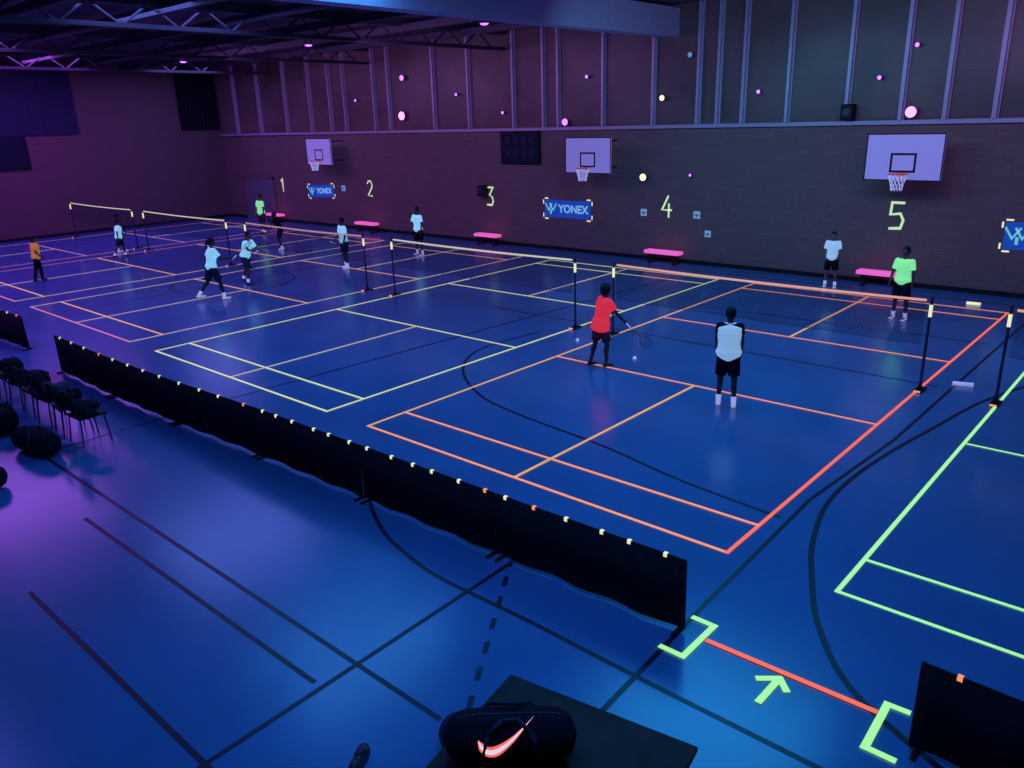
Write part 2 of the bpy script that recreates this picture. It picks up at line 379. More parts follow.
def wallstroke(bm,pts,w,y):
    b2=bmesh.new();ribbon(b2,pts,w,0)
    for f in b2.faces:
        bm.faces.new([bm.verts.new((v.co.x,y,v.co.y)) for v in f.verts])
    b2.free()
GL={'1':[[(.0,.75),(.5,1),(.5,0)]],'2':[[(0,.8),(.25,1),(.75,1),(1,.8),(1,.62),(0,.0),(1,0)]],
'3':[[(0,1),(1,1),(.45,.58),(.85,.48),(1,.25),(.8,.03),(.0,.03)]],'4':[[(.65,1),(0,.35),(1.05,.35)],[(.72,.65),(.72,0)]],
'5':[[(1,1),(.08,1),(.03,.55),(.75,.6),(1,.35),(.85,.05),(0,.02)]]}
for ch,x,z,h in (('5',2.96,1.80,.68),('4',-3.89,1.72,.68),('3',-11.52,1.74,.66),('2',-18.63,1.80,.62),('1',-25.31,1.75,.62)):
    bm=bmesh.new();wd=h*.5
    for st in GL[ch]: wallstroke(bm,[(x-wd/2+px*wd,z-h/2+pz*h) for px,pz in st],.065,YB-.008)
    fin(bm,'number_sign','num',label='glowing tape number %s on the brick wall'%ch,category='number',group='court numbers on the wall')
def textmesh(name,s,size,m,parent,loc,bold=.012):
    cu=bpy.data.curves.new('t','FONT');cu.body=s;cu.size=size;cu.offset=bold;cu.extrude=.003;cu.align_x='CENTER';cu.align_y='CENTER'
    o=bpy.data.objects.new('t',cu);COL.objects.link(o);bpy.context.view_layer.update()
    me=bpy.data.meshes.new_from_object(o.evaluated_get(bpy.context.evaluated_depsgraph_get()))
    bpy.data.objects.remove(o);me.materials.clear();me.materials.append(M[m])
    ob=bpy.data.objects.new(name,me);ob.location=loc;ob.rotation_euler=(math.pi/2,0,0);link(ob,parent=parent);return ob
def banner(x0,x1,z0,z1,lab,tilt=0):
    cx,cz=(x0+x1)/2,(z0+z1)/2;w,h=x1-x0,z1-z0
    e=empty('banner',(cx,YB-.009,cz),label=lab,category='banner',group='blue wall banners');e.rotation_euler=(0,tilt,0)
    bm=bmesh.new();bbox(bm,-w/2,w/2,-.008,.008,-h/2,h/2);cl=fin(bm,'banner_cloth','banner',parent=e)
    textmesh('banner_text','YONEX',h*.62,'btext',cl,(w*.13,-.012,0),.012)
    bm=bmesh.new();bx=-w*.36
    for ox in (-.09,.09):
        ox*=h/.55
        wallstroke(bm,[(bx+ox-.14*h/.55,.17*h/.55),(bx+ox,-.05*h/.55),(bx+ox+.14*h/.55,.17*h/.55)],.05,-.013)
    wallstroke(bm,[(bx-.0,-.02),(bx,-.17*h/.55)],.07,-.0135)
    fin(bm,'banner_mark','bmark',parent=cl)
    for sx in (-1,1):
        for sz in (-1,1):
            bm=bmesh.new();X,Zz=sx*w/2,sz*h/2
            wallstroke(bm,[(X-sx*.16,Zz+sz*.05),(X+sx*.0,Zz+sz*.05)],.04,-.0);wallstroke(bm,[(X+sx*.06,Zz),(X+sx*.06,Zz-sz*.14)],.04,-.0)
            fin(bm,'corner_tape','tag',parent=cl)
banner(-8.85,-6.85,1.14,1.74,'blue cloth banner with pale lettering and glowing taped corners',.0)
banner(-23.2,-21.25,1.30,1.84,'small blue lettered banner with yellow tape corners',-.04)
banner(5.45,7.45,1.15,1.8,'blue lettered banner with taped corners beside a court number')
def board(x0,x1,z0,z1,lab):
    e=empty('scoreboard',((x0+x1)/2,YB,(z0+z1)/2),label=lab,category='scoreboard');w,h=x1-x0,z1-z0
    bm=bmesh.new();bbox(bm,-w/2,w/2,-.12,0,-h/2,h/2,.02);fin(bm,'housing','blackp',parent=e)
    bm=bmesh.new();bbox(bm,-w/2+.06,w/2-.06,-.128,-.12,-h/2+.06,h/2-.06);ds=fin(bm,'display','screen',parent=e)
    for cx in (-.55,-.2,.2,.55):
        for cz in (.25,-.2):
            bm=bmesh.new();bbox(bm,cx*w/1.8-.1,cx*w/1.8+.1,-.132,-.128,cz-.12,cz+.12);fin(bm,'digit_window','navy',parent=ds)
board(-10.8,-9.0,2.95,4.05,'dark electronic scoreboard on the brick wall')
e=empty('scoreboard',(XL,5.0,3.7),label='dark framed board on the purple-lit side wall',category='scoreboard')
bm=bmesh.new();bbox(bm,.001,.12,-.9,.9,-.7,.7,.02);fin(bm,'housing','blackp',parent=e)
bm=bmesh.new();bbox(bm,.12,.13,-.8,.8,-.6,.6);fin(bm,'display','screen',parent=e)
def sign(x,z,s,m,lab):
    e=empty('wall_sign',(x,YB,z),label=lab,category='sign')
    bm=bmesh.new();bbox(bm,-s,s,-.03,0,-s,s,.006);pn=fin(bm,'panel',m,parent=e)
    bm=bmesh.new();bbox(bm,-s*.6,s*.6,-.034,-.03,-s*.15,s*.15);bbox(bm,-s*.15,s*.15,-.034,-.03,-s*.6,-s*.2);fin(bm,'symbol','navy',parent=pn)
sign(-4.73,1.5,.11,'teal','small pale square sign on the brick wall');sign(-2.82,1.52,.11,'teal','small pale square sign beside the number four')
sign(-2.42,.97,.1,'teal','small teal control box low on the wall');sign(-20.5,1.75,.12,'teal','small pale sign on the wall beside the banner')
def device(x,z,lab):
    e=empty('wall_speaker',(x,YB,z),label=lab,category='speaker')
    bm=bmesh.new();bbox(bm,-.16,.16,-.28,0,-.2,.2,.03);fin(bm,'housing','blackp',parent=e)
    bm=bmesh.new();cone(bm,(0,-.28,0),(0,-.30,0),.12,.10,20);fin(bm,'grille','steel',parent=e)
device(-11.77,1.95,'small dark wall speaker beside the number three');device(1.5,4.4,'black speaker on the window ledge')
def lamp(x,z,r,m,lab,y=YB-.16):  # wall lamps, and window reflections modelled in the same shape
    e=empty('wall_lamp_or_glint',(x,y,z),label=lab,category='lamp')
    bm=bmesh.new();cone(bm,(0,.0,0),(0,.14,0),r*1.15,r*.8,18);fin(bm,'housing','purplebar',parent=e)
    bm=bmesh.new();ball(bm,(0,-.02,0),(r,r*.6,r),seg=16);fin(bm,'bulb_or_glint',m,True,parent=e)
lamp(3.04,4.36,.13,'violetw','round violet glint of a blacklight reflected in the windows')  # this and the next three: window reflections modelled as glowing discs
lamp(-7.8,4.33,.11,'violet','round violet glint of a blacklight reflected in the windows')
lamp(-16.03,4.72,.16,'violetw','bright violet glint of a blacklight reflected in the windows')
lamp(-15.88,6.13,.10,'violet','small violet glint reflected high in the windows')
lamp(-4.69,2.61,.11,'warm','warm white wall lamp on the brick wall')
lamp(-4.08,4.95,.08,'warm','small warm lamp before the upper windows')
lamp(-3.18,6.10,.07,'teal','small pale glint reflected high in the windows')  # reflected star of light, modelled as a glowing disc
lamp(-3.02,2.71,.04,'violet','tiny violet lamp on the brick wall')
for x,z in ((3.0,5.9),(-12.9,5.4),(-1.0,5.0),(-6.9,5.7),(-18.9,5.4),(2.2,5.2),(-10.6,4.7)):  # small reflections in the panes, added as glowing discs
    lamp(x,z,.05,'violet','tiny violet glint reflected high in the windows')
def ceillamp(x,y,m,lab):
    e=empty('ceiling_spotlight',(x,y,ZC),label=lab,category='lamp',group='ceiling spotlights')
    bm=bmesh.new();cone(bm,(0,0,0),(0,0,-.35),.02,.02,8);cone(bm,(0,0,-.3),(0,0,-.55),.09,.15,18);fin(bm,'housing','steel',parent=e)
    bm=bmesh.new();ball(bm,(0,0,-.55),(.12,.12,.05),seg=14);fin(bm,'bulb_or_glint',m,True,parent=e)
ceillamp(-14,9.5,'violet','violet ceiling spotlight under the dark roof');ceillamp(-27,8.2,'teal','pale ceiling spotlight under the dark roof')
ceillamp(-6.6,10,'violet','violet ceiling spotlight near the big beam');ceillamp(-22.0,9.3,'violet','violet ceiling spotlight under the dark roof')

# benches
def bench(x,y,l,mt,lab,rz=0,h=.42,m2='wood',group='pink benches along the wall'):
    e=empty('bench',(x,y,0),label=lab,category='bench',group=group);e.rotation_euler=(0,0,rz)
    bm=bmesh.new();bbox(bm,-l/2,l/2,-.17,.17,h-.11,h,.03);fin(bm,'seat',mt,parent=e)
    bm=bmesh.new();bbox(bm,-l/2+.1,l/2-.1,-.03,.03,h-.2,h-.11,.01);fin(bm,'rail',m2,parent=e)
    for sx in (-1,1):
        bm=bmesh.new();cx=sx*(l/2-.18);bbox(bm,cx-.03,cx+.03,-.15,-.1,.0,h-.11);bbox(bm,cx-.03,cx+.03,.1,.15,.0,h-.11);bbox(bm,cx-.03,cx+.03,-.16,.16,.0,.04);bbox(bm,cx-.03,cx+.03,-.15,.15,.22,.26)
        fin(bm,'leg',m2,parent=e)
for x,l in ((-3.7,1.25),(2.9,1.25),(-11.3,1.15),(-18.5,1.3),(-25.6,1.2)): bench(x,14.75,l,'pink','low bench with a glowing pink seat against the wall')

# ---------------------------------------------------------------- bags, table, etc.
def remesh(bm,name,m,vox,sm=2,**k):
    me=bpy.data.meshes.new('tmp');bm.to_mesh(me);bm.free()
    o=bpy.data.objects.new('tmp',me);COL.objects.link(o)
    r=o.modifiers.new('r','REMESH');r.mode='VOXEL';r.voxel_size=vox
    if sm:
        s=o.modifiers.new('s','SMOOTH');s.iterations=sm;s.factor=.5
    bpy.context.view_layer.update()
    me2=bpy.data.meshes.new_from_object(o.evaluated_get(bpy.context.evaluated_depsgraph_get()))
    bpy.data.objects.remove(o)
    me2.name=name;me2.materials.clear();me2.materials.append(M[m])
    for p in me2.polygons:p.use_smooth=True
    return link(bpy.data.objects.new(name,me2),**k)
def tube(bm,pts,r,seg=8):
    for i in range(len(pts)-1): cap(bm,pts[i],pts[i+1],r,r,seg)
def duffel(x,y,z,rz,l,r,lab,hm='navy',handles=True,wr=.02):
    """soft cylindrical sports bag, wrinkled, sagging flat underneath"""
    e=empty('sports_bag',(x,y,z),label=lab,category='bag');e.rotation_euler=(0,0,rz)
    bm=bmesh.new();nu,nv=30,32;ph=random.random()*6;G=[]
    def pt(t,a,k_=1.0):
        rr=r*max(0,(1-abs(t)**5))**.4*(1+wr*math.sin(9*t+ph)*math.sin(3*a+ph)+wr*.6*math.sin(17*t+2*a))*k_
        yy=rr*math.cos(a);zz=rr*math.sin(a)
        return Vector((t*l/2,yy,r*.86+max(zz,-r*.86+.0)*.92))
    for i in range(nu+1):
        t=-.999+1.998*i/nu;G.append([bm.verts.new(pt(t,2*math.pi*j/nv)) for j in range(nv)])
    for i in range(nu):
        for j in range(nv): bm.faces.new((G[i][j],G[i+1][j],G[i+1][(j+1)%nv],G[i][(j+1)%nv]))
    bm.faces.new(G[0]);bm.faces.new(G[-1][::-1])
    bmesh.ops.recalc_face_normals(bm,faces=bm.faces)
    bd=fin(bm,'bag_body','dark',True,parent=e)
    if handles:
        for s in (-1,1):
            bm=bmesh.new();tube(bm,[(-l*.2,s*r*1.0,r*.9),(-l*.16,s*r*.8,r*1.6),(-l*.06,s*r*.45,r*1.86),(l*.06,s*r*.4,r*1.86),(l*.16,s*r*.8,r*1.6),(l*.2,s*r*1.0,r*.9)],.013);fin(bm,'handle',hm,True,parent=e)
    bm=bmesh.new();tube(bm,[pt(t/10,math.pi/2,1.0) for t in range(-8,9)],.006);fin(bm,'zip','steel',True,parent=bd)
    return e,bd,pt
def jacket(x,y,z,lab,m='dark',rz=0):
    e=empty('jacket',(x,y,z),label=lab,category='jacket');e.rotation_euler=(0,0,rz)
    bm=bmesh.new()
    for i in range(9): ball(bm,(random.uniform(-.2,.2),random.uniform(-.1,.1),random.uniform(.07,.2)),(random.uniform(.1,.17),random.uniform(.08,.13),random.uniform(.04,.07)))
    remesh(bm,'jacket_body',m,.02,3,parent=e)
    bm=bmesh.new();tube(bm,[(.1,-.06,.15),(.22,-.12,.12),(.28,-.17,.08)],.05);remesh(bm,'sleeve',m,.02,2,parent=e)
def chair(x,y,rz,lab='black plastic stacking chair with steel legs'):
    e=empty('chair',(x,y,0),label=lab,category='chair',group='row of chairs behind the barrier');e.rotation_euler=(0,0,rz)
    bm=bmesh.new();bbox(bm,-.22,.22,-.2,.22,.42,.455,.012);fin(bm,'seat','blackp',parent=e)
    bm=bmesh.new();V=[]
    for i in range(9):
        t=-1+i/4;V.append([bm.verts.new((t*.21,-.21-.03*(1-t*t)+dy-.06*(z-.5),z)) for dy,z in ((0,.56),(0,.86),(.018,.86),(.018,.56))])
    for i in range(8):
        for j in range(4): bm.faces.new((V[i][j],V[i][(j+1)%4],V[i+1][(j+1)%4],V[i+1][j]))
    bm.faces.new(V[0]);bm.faces.new(V[-1][::-1]);bmesh.ops.recalc_face_normals(bm,faces=bm.faces);fin(bm,'backrest','blackp',True,parent=e)
    for sx in (-1,1):
        bm=bmesh.new();cone(bm,(sx*.2,-.2,.44),(sx*.205,-.235,.80),.011,.011,8);fin(bm,'back_support','steel',parent=e)
        for sy in (-1,1):
            bm=bmesh.new();cone(bm,(sx*.22,sy*.21,0),(sx*.19,sy*.17,.43),.012,.012,8);fin(bm,'leg','steel',parent=e)
for i,x in enumerate((-2.95,-3.6,-4.25,-4.9,-5.55,-6.2,-6.85)): chair(x,-3.0,[.05,-.08,.1,0,.12,-.05,.06][i])
duffel(-3.6,-2.99,.462,1.4,.38,.13,'small black bag resting on a chair seat')
jacket(-2.95,-2.98,.41,'crumpled dark jacket lying on a black chair',rz=.2)
duffel(-4.9,-2.98,.462,.1,.42,.15,'stuffed black bag resting on a chair seat')
jacket(-4.25,-2.98,.41,'dark navy jacket dropped on a black chair','navy',rz=1.2)
jacket(-5.55,-2.98,.41,'crumpled dark jacket piled on a black chair',rz=2.0)
duffel(-6.2,-2.98,.462,.2,.42,.15,'round black bag on a chair seat')
duffel(-3.1,-3.70,.01,.15,.95,.2,'long black sports bag on the floor before the chairs')
duffel(-4.6,-3.72,.01,-.1,.9,.22,'bulky black duffel bag on the floor before the chairs')
duffel(-2.3,-4.75,.01,1.2,.8,.17,'black duffel bag lying on the floor')
jacket(-3.75,-4.35,0,'crumpled dark jacket on the floor by the bags')

e=empty('table',(7.04,-4.02,0),label='dark folding table beside the courts',category='table');e.rotation_euler=(0,0,.17)
bm=bmesh.new();bbox(bm,-.68,.68,-.62,.46,.76,.80,.01);fin(bm,'table_top','wood',parent=e)
for sx in (-.6,.6):
    for sy in (-.4,.38):
        bm=bmesh.new();cone(bm,(sx,sy,0),(sx,sy,.76),.02,.02,10);fin(bm,'leg','steel',parent=e)
# bag with the glowing curved tick mark wrapped round its side
e,bd,pt=duffel(6.80,-4.25,.815,.74,.80,.17,'black sports bag with glowing coral tick mark on the table',handles=True,wr=.012)
lo=[(.0,.34),(-.02,.2),(.03,.08),(.12,.02),(.24,.01),(.4,.07),(.6,.17),(.8,.29),(1.0,.42)]
up=[(.0,.34),(.06,.25),(.09,.20),(.14,.165),(.22,.15),(.38,.165),(.58,.22),(.8,.31),(1.0,.42)]
def tick(name,m,shr,k_):
    bm=bmesh.new();L_=cat_rom(lo,4);U_=cat_rom(up,4);A=[];B_=[]
    ca,sa=math.cos(.30),math.sin(.30)
    for p,q in zip(L_,U_):
        mid=(p+q)/2;out=[]
        for v in (mid+(p-mid)*shr,mid+(q-mid)*shr):
            X=((v.x-.5)*ca-(v.y-.2)*sa)*.36;Y=((v.x-.5)*sa+(v.y-.2)*ca)*.36
            out.append(bm.verts.new(pt(X/.40,math.pi+math.radians(-38)-Y/.17,k_)))
        A.append(out[0]);B_.append(out[1])
    for i in range(len(A)-1):
        try: bm.faces.new((A[i],A[i+1],B_[i+1],B_[i]))
        except ValueError: pass
    fin(bm,name,m,True,parent=bd)
tick('tick_logo','swred',1.25,1.03);tick('tick_logo','swwhite',.55,1.045)
def sneaker(x,y,z,rz,lab,up_='shoed',so='navy',sz=1.25):
    e=empty('sneaker',(x,y,z),label=lab,category='shoe');e.rotation_euler=(0,0,rz);e.scale=(sz,sz,sz)
    bm=bmesh.new();ball(bm,(0,-.07,.05),(.035,.055,.048));ball(bm,(0,.0,.04),(.036,.09,.036));ball(bm,(0,.08,.03),(.042,.06,.03));u=remesh(bm,'upper',up_,.006,2,parent=e)
    bm=bmesh.new();ball(bm,(0,-.05,.012),(.044,.08,.014));ball(bm,(0,.06,.012),(.048,.085,.013));remesh(bm,'sole',so,.006,1,parent=e)
    bm=bmesh.new()
    for i in range(4): cone(bm,(-.025,.0+i*.02,.078-i*.007),(.025,.01+i*.02,.078-i*.007),.004,.004,6)
    fin(bm,'laces',so,parent=u)
sneaker(5.42,-4.42,.0,.6,'dark sneaker standing on the blue floor')
e=empty('ball',(5.88,-3.83,.15),label='dark blue rubber ball on the floor',category='ball')
bm=bmesh.new();ball(bm,(0,0,0),.15,seg=32);bd=fin(bm,'ball_body','navy',True,parent=e)
bm=bmesh.new()
for i in range(32):
    a0=2*math.pi*i/32;a1=2*math.pi*(i+1)/32
    cone(bm,(.15*math.cos(a0),.15*math.sin(a0),0),(.15*math.cos(a1),.15*math.sin(a1),0),.003,.003,5)
fin(bm,'seam','steel',parent=bd)
def tubecase(x,y,rz,m,lab):
    e=empty('shuttlecock_tube',(x,y,.036),label=lab,category='shuttlecock tube');e.rotation_euler=(0,0,rz)
    bm=bmesh.new();cone(bm,(-.14,0,0),(.14,0,0),.034,.034,20);fin(bm,'tube',m,True,parent=e)
    for s in (-1,1):
        bm=bmesh.new();cone(bm,(s*.14,0,0),(s*.155,0,0),.036,.034,20);fin(bm,'lid','netwhite',parent=e)
tubecase(6.62,7.37,.3,'netwhite','white shuttlecock tube lying by the net post');tubecase(5.3,13.85,.1,'tag','pale yellow shuttlecock tube on the floor near the wall')
def shuttle(x,y,z,lab):
    e=empty('shuttlecock',(x,y,z),label=lab,category='shuttlecock');e.rotation_euler=(1.9,0,.5)
    bm=bmesh.new();ball(bm,(0,0,0),.014);fin(bm,'cork','netwhite',True,parent=e)
    bm=bmesh.new()
    for i in range(12):
        a=2*math.pi*i/12;cone(bm,(.012*math.cos(a),.012*math.sin(a),.005),(.033*math.cos(a),.033*math.sin(a),.075),.006,.009,4)
    fin(bm,'feathers','netwhite',parent=e)
shuttle(1.30,5.53,.03,'white shuttlecock on the floor near the net');shuttle(-.40,5.94,.03,'white shuttlecock on the floor by the net post')

# ---------------------------------------------------------------- people
def dirv(f,o,side): 
    return Vector((side*math.sin(o),math.sin(f)*math.cos(o),-math.cos(f)*math.cos(o)))
def rad(*a): return tuple(math.radians(x) for x in a)
def person(x,y,face,H,lab,shirt='cyan',shorts='dark',shoe='shoe',skin='skin',sleeves=None,lean=5,
           armL=(5,10,20,8),armR=(5,10,20,8),legL=(3,5,5),legR=(-3,5,5),longpants=False,ponytail=False,afro=False,headturn=0,racket=None,sock=True,g=.026,tail=0):
    """face: heading in degrees (0 = +Y, clockwise positive). arms: (upper fwd, upper out, fore fwd, fore out); legs: (thigh fwd, out, knee bend)"""
    s=H/1.7
    e=empty('person',(x,y,0),label=lab,category='person');e.rotation_euler=(0,0,-math.radians(face))
    ln=math.radians(lean);T=Vector((0,math.sin(ln),math.cos(ln)))
    RT=Matrix.Rotation(-ln,4,'X')
    P=Vector((0,0,.92));N=P+T*.50;hd=N+Vector((0,math.sin(ln*.5),math.cos(ln*.5)))*.165
    J={}
    for nme,sd,ll in (('L',-1,legL),('R',1,legR)):
        f,o,b=rad(*ll);h=P+Vector((sd*.085,0,-.03));kn=h+dirv(f,o,sd)*.42;an=kn+dirv(f-b,o*.5,sd)*.41
        J[nme]=(h,kn,an,f-b)
    dz=min(J['L'][2].z,J['R'][2].z)-.085
    off=Vector((0,0,-dz));P=P+off;N=N+off;hd=hd+off
    for k_ in J: J[k_]=tuple(v+off for v in J[k_][:3])+(J[k_][3],)
    A={}
    for nme,sd,aa in (('L',-1,armL),('R',1,armR)):
        f,o,f2,o2=rad(*aa);sh=P+T*.455+Vector((sd*.165,0,0));el=sh+dirv(f,o,sd)*.275;wr=el+dirv(f2,o2,sd)*.24
        A[nme]=(sh,el,wr,(wr-el).normalized(),sd)
    sc_=lambda v:Vector(v)*s
    def C(bm,a,b,r0,r1,seg=12): cap(bm,sc_(a),sc_(b),r0*s,r1*s,seg)
    def B(bm,c,r,rot=RT): ball(bm,sc_(c),tuple(q*s for q in r),rot,16)
    def torso(bm,g):
        B(bm,P+T*.0,(.150+g,.105+g,.09+g));B(bm,P+T*.08,(.140+g,.098+g,.09+g));B(bm,P+T*.17,(.132+g,.094+g,.09+g))
        B(bm,P+T*.26,(.142+g,.102+g,.09+g));B(bm,P+T*.34,(.155+g,.108+g,.09+g));B(bm,P+T*.41,(.158+g,.100+g,.075+g*.5));B(bm,P+T*.455,(.15+g,.075+g*.5,.045+g*.4))
    bm=bmesh.new();torso(bm,0)
    C(bm,N-T*.04,hd-Vector((0,.01,.05)),.055,.05)
    tr_=Matrix.Rotation(-math.radians(headturn),4,'Z')
    hv=lambda v:hd+tr_.to_3x3()@Vector(v)
    B(bm,hv((0,0,.015)),(.074,.092,.098),tr_);B(bm,hv((0,.028,-.05)),(.052,.055,.062),tr_);B(bm,hv((0,.068,-.095)),(.022,.02,.02),tr_)
    C(bm,hv((0,.088,.012)),hv((0,.108,-.022)),.010,.014,8);B(bm,hv((0,.082,.03)),(.045,.014,.012),tr_)
    for sd in (-1,1): B(bm,hv((sd*.077,-.005,-.005)),(.010,.022,.032),tr_)
    for k_,(h,kn,an,sa) in J.items():
        C(bm,h,kn,.082,.055);C(bm,kn,an,.052,.036);B(bm,kn.lerp(an,.3)+Vector((0,-.02,0)),(.048,.05,.09))
        C(bm,an+Vector((0,-.02,-.03)),an+Vector((0,.12,-.045)),.034,.026)
    for k_,(sh,el,wr,d,sd) in A.items():
        C(bm,sh,el,.050,.038);C(bm,el,wr,.038,.026)
        a=Vector((0,1,0));a=a-d*a.dot(d)
        if a.length<.3: a=Vector((0,0,1));a=a-d*a.dot(d)
        a.normalize();n=d.cross(a).normalized()
        if n.dot(Vector((-sd,0,0)))<0:n=-n
        for q in (-.025,-.008,.009,.026): C(bm,wr+d*.012+a*q*.5,wr+d*.085+a*q,.014,.0125,8)
        for q,Lf in ((.028,.070),(.0095,.078),(-.0095,.073),(-.028,.056)):
            p0=wr+d*.085+a*q;p1=p0+(d*.85+n*.5).normalized()*Lf*.5;p2=p1+(d*.35+n*.93).normalized()*Lf*.5
            C(bm,p0,p1,.0092,.0085,8);C(bm,p1,p2,.0085,.0075,8)
        t0=wr+d*.03+a*.022;t1=t0+(d*.6+a*.7+n*.3).normalized()*.045;t2=t1+(d*.8+a*.15+n*.5).normalized()*.032
        C(bm,t0,t1,.0125,.0105,8);C(bm,t1,t2,.0105,.009,8)
    remesh(bm,'body',skin,.0075,2,parent=e)
    for sd in (-1,1):
        bm=bmesh.new();B(bm,hv((sd*.030,.085,.010)),(.011,.007,.007),tr_);fin(bm,'eye','eye',True,parent=e)
    bm=bmesh.new();B(bm,hv((0,.082,-.050)),(.022,.008,.007),tr_);fin(bm,'mouth','lip',True,parent=e)
    bm=bmesh.new();gh=.03 if afro else .012
    B(bm,hv((0,-.018,.035)),(.076+gh,.088+gh,.088+gh),tr_);B(bm,hv((0,-.045,-.01)),(.068+gh,.055+gh,.07+gh),tr_)
    if ponytail:
        C(bm,hv((0,-.10,.04)),hv((0,-.15,-.03)),.03,.032);C(bm,hv((0,-.15,-.03)),hv((0,-.14,-.18)),.032,.014)
    remesh(bm,'hair','hair',.009,2,parent=e)
    bm=bmesh.new();torso(bm,g);B(bm,P+T*.02,(.165+g,.118+g,.10))
    if tail: B(bm,P-T*.04,(.175+g,.13+g,.10));B(bm,P-T*tail,(.18+g,.135+g,.09))
    C(bm,P+T*.44+Vector((-.15,0,0)),P+T*.44+Vector((.15,0,0)),.052,.052)
    b2=bm if not sleeves else bmesh.new()
    for k_,(sh,el,wr,d,sd) in A.items():
        end=sh.lerp(el,.72 if not sleeves else .5);cone(b2,sc_(sh),sc_(end),.066*s,.062*s,14);ball(b2,sc_(sh),.066*s)
    remesh(bm,'shirt',shirt,.011,3,parent=e)
    if sleeves:
        for q in (-.13,-.08,-.03,.03,.08,.13): B(b2,P+T*.478+Vector((q,0,0)),(.07,.10,.036))
        remesh(b2,'shirt_yoke',sleeves,.011,2,parent=e)
    bm=bmesh.new();B(bm,P+T*.03,(.163,.118,.07));B(bm,P-T*.04,(.165,.12,.085))
    for k_,(h,kn,an,sa) in J.items():
        if longpants: C(bm,h,kn,.1,.072);cone(bm,sc_(kn),sc_(an+Vector((0,0,.02))),.072*s,.055*s)
        else: cone(bm,sc_(h),sc_(h.lerp(kn,.85)),.105*s,.10*s,16);ball(bm,sc_(h),.105*s)
    remesh(bm,'trousers' if longpants else 'shorts',shorts,.011,2,parent=e)
    for k_,(h,kn,an,sa) in J.items():
        bm=bmesh.new();hl=an+Vector((0,-.03,-.045))
        B(bm,hl,(.042,.05,.03),Matrix());B(bm,an+Vector((0,.05,-.045)),(.044,.09,.03),Matrix());B(bm,an+Vector((0,.12,-.05)),(.046,.06,.025),Matrix());B(bm,an+Vector((0,-.01,-.01)),(.044,.05,.035),Matrix())
        remesh(bm,'shoe',shoe,.009,2,parent=e)
        if sock and not longpants:
            bm=bmesh.new();cone(bm,sc_(an),sc_(an.lerp(kn,.28)),.043*s,.048*s,16);remesh(bm,'sock','sock',.009,1,parent=e)
    if racket:
        sh,el,wr,d,sd=A[racket[0]];g0=sc_(wr+d*.09)
        rd=Vector(racket[1]).normalized();gw=Matrix.Rotation(-math.radians(face),3,'Z')
        rk=empty('badminton_racket',Vector((x,y,0))+gw@g0,label='badminton racket with dark frame held by a player',category='racket',group='rackets held by players')
        q=Vector((0,0,1)).rotation_difference(gw@rd);rk.rotation_mode='QUATERNION';rk.rotation_quaternion=q
        bm=bmesh.new();cap(bm,(0,0,-.05),(0,0,.11),.013,.012);fin(bm,'grip','netwhite',True,parent=rk)
        bm=bmesh.new();cone(bm,(0,0,.11),(0,0,.40),.0045,.0045,8);fin(bm,'shaft','steel',parent=rk)
        bm=bmesh.new();n=30
        pt=lambda i:(.1*math.cos(2*math.pi*i/n),0,.52+.125*math.sin(2*math.pi*i/n))
        for i in range(n): cone(bm,pt(i),pt(i+1),.006,.006,6)
        hf=fin(bm,'head_frame','post',parent=rk)
        bm=bmesh.new()
        for i in range(-6,7):
            u=i/7;hh=math.sqrt(1-u*u);cone(bm,(.1*u,0,.52-.125*hh),(.1*u,0,.52+.125*hh),.001,.001,4);cone(bm,(-.1*hh,0,.52+.125*u),(.1*hh,0,.52+.125*u),.001,.001,4)
        fin(bm,'strings','steel',parent=hf)
    return e
person(3.94,4.14,-25,1.60,'player in white shirt with black shoulders, black shorts and white socks','cyan2','dark','shoe','skin2',sleeves='dark',lean=3,armL=(5,8,22,-2),armR=(0,8,22,-2),legL=(5,4,8),legR=(-4,4,4),g=.055)
person(1.08,4.70,20,1.55,'player in baggy red shirt with bushy dark hair stepping forward','redc','maroon','shoed','skin2',lean=12,armL=(12,12,40,0),armR=(25,14,45,4),legL=(-8,4,8),legR=(10,4,14),afro=True,sock=False,racket=('R',(.35,.5,-.6)),g=.05,tail=.12)
person(4.36,11.40,185,1.60,'player in lime green shirt and dark shorts standing facing the court','lime','dark','shoe','skin2',lean=2,armL=(4,12,12,6),armR=(4,14,20,4),legL=(2,6,3),legR=(-2,6,3),g=.035)
person(1.84,14.0,165,1.45,'player in white shirt standing near the wall bench','cyan2','dark','shoe','skin',lean=3,armL=(10,12,50,-10),armR=(5,12,40,-12),legL=(4,6,4),legR=(-4,6,4),g=.035)
person(-11.0,3.50,10,1.70,'player striding in a glowing pale shirt and dark shorts','cyan','navy','shoe','skin2',lean=10,armL=(-25,14,-5,10),armR=(30,18,85,5),legL=(-16,6,25),legR=(20,6,12),ponytail=True,racket=('R',(.1,.8,.6)),g=.035)
person(-12.32,5.30,70,1.62,'player leaning forward in a glowing pale shirt ready to hit','cyan','navy','shoed','skin',lean=22,armL=(30,12,70,0),armR=(45,20,80,5),legL=(-18,10,15),legR=(28,10,35),racket=('R',(0,.9,.35)),g=.035)
person(-22.1,11.9,175,1.68,'player in lime shirt standing on the far side of the net','lime','navy','shoed','skin',lean=2,armL=(4,12,12,6),armR=(4,14,20,4),g=.04)
person(-17.29,9.73,200,1.50,'player in all dark clothes crouching slightly behind the net','dark','dark','shoe','skin2',lean=22,armL=(30,12,60,0),armR=(35,14,60,0),legL=(25,10,40),legR=(15,10,35))
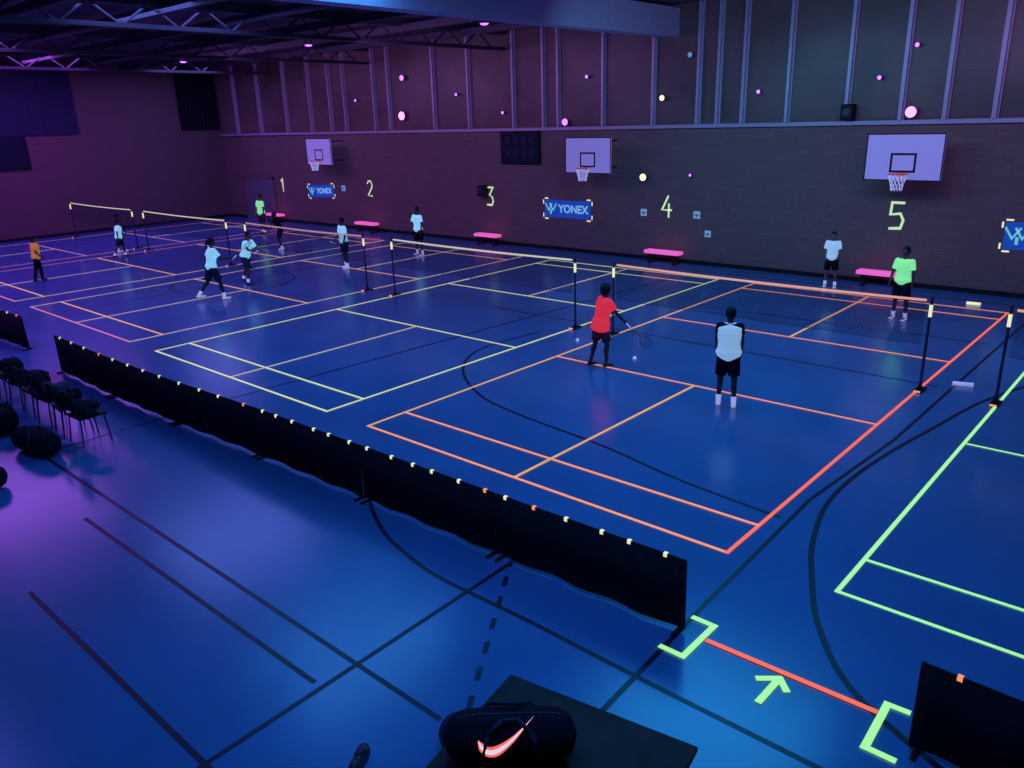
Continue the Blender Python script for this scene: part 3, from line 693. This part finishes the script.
person(-11.9,8.61,190,1.62,'player in glowing pale shirt standing behind the net','cyan','dark','shoe','skin2',lean=3,armL=(6,14,20,6),armR=(6,14,40,4),legL=(4,7,5),legR=(-4,7,5),racket=('R',(.1,.8,.4)),g=.035)
person(-11.75,11.71,178,1.66,'player in glowing pale shirt and dark shorts with legs apart','cyan','dark','shoe','skin2',lean=3,armL=(6,18,20,8),armR=(10,18,50,4),legL=(5,10,5),legR=(-3,10,5),g=.035)
person(-21.2,5.35,20,1.4,'child player in pale shirt moving across the court','cyan','navy','shoed','skin',lean=6,armL=(10,16,40,4),armR=(-20,14,0,8),legL=(18,6,12),legR=(-16,6,12),g=.05)
person(-18.55,1.64,30,1.42,'child player in orange shirt and dark trousers','orgc','dark','shoed','skin',lean=4,armL=(6,12,20,6),armR=(10,14,40,4),legL=(6,6,6),legR=(-8,6,6),longpants=True,g=.05)
person(-22.7,6.0,40,1.45,'player in dark clothes beside the net post','navy','dark','shoe','skin2',lean=4,armL=(6,12,30,6),armR=(6,12,30,6),legL=(6,6,5),legR=(-6,6,5))

# ---------------------------------------------------------------- lights
def area(loc,rot,sx,sy,col,w):  # no fixtures modelled: ceiling blacklights, plus added wall washes
    l=bpy.data.lights.new('unseen_light','AREA');l.shape='RECTANGLE';l.size=sx;l.size_y=sy;l.color=col;l.energy=w
    o=bpy.data.objects.new('unseen_light',l);o.location=loc;o.rotation_euler=rot;COL.objects.link(o)
D=(0,0,0)
area((6,-3,7.2),D,5,3,(.08,.34,1),255)
area((3.5,5,7.2),D,4,4,(.03,.45,1),330)
area((-4,2,7.2),D,3,4,(.06,.38,1),270)
area((-11,3,7.2),D,4,4,(.20,.25,1),250)
area((-6,-6,7.2),D,5,3,(.20,.16,1),140)
area((-19,0,7.2),D,4,4,(.45,.12,1),440)
area((-26,5,7.2),D,3,4,(.45,.10,1),320)
area((-26,11,7.0),D,3,3,(.28,.22,1),160)
T60=(math.radians(62),0,0)
area((6,8.5,6.3),T60,5,1,(.60,.34,1),110)  # these four are unseen washes added to brighten the back wall
area((0,8.5,6.0),T60,4,1,(.16,.55,1),105)
area((-11,8.5,6.3),T60,6,1,(.60,.28,1),115)
area((-20,8.5,6.3),T60,6,1,(.60,.28,1),125)
def spot(loc,tgt,col,w,ang=110,r=.15):  # no fixtures: unseen spots added for coloured glows, beam and ceiling
    l=bpy.data.lights.new('unseen_spot','SPOT');l.spot_size=math.radians(ang);l.spot_blend=1;l.color=col;l.energy=w;l.shadow_soft_size=r
    o=bpy.data.objects.new('unseen_spot',l);o.location=loc;o.rotation_euler=(Vector(tgt)-Vector(loc)).to_track_quat('-Z','Y').to_euler();COL.objects.link(o)
spot((-1.6,10,6.0),(-1.6,15.2,2.0),(.02,.7,1),140,100)
spot((-23,3,5.5),(-30.4,3,4.0),(.55,.12,1),290)
spot((-9.5,-4,5.5),(-11,-2.0,0),(.6,.08,1),480,75)
spot((3,2,3.5),(-4,7,7.2),(.35,.16,1),170,90)  # this and the next added to light the big beam
spot((2,8,3.5),(-4,13,7.2),(.38,.2,1),70,90)
spot((-14,4,3.2),(-18,8,7.5),(.5,.2,1),90,130)
w=bpy.data.worlds.new('world');sc.world=w;w.use_nodes=True
w.node_tree.nodes['Background'].inputs[0].default_value=(.05,.06,.3,1);w.node_tree.nodes['Background'].inputs[1].default_value=.1
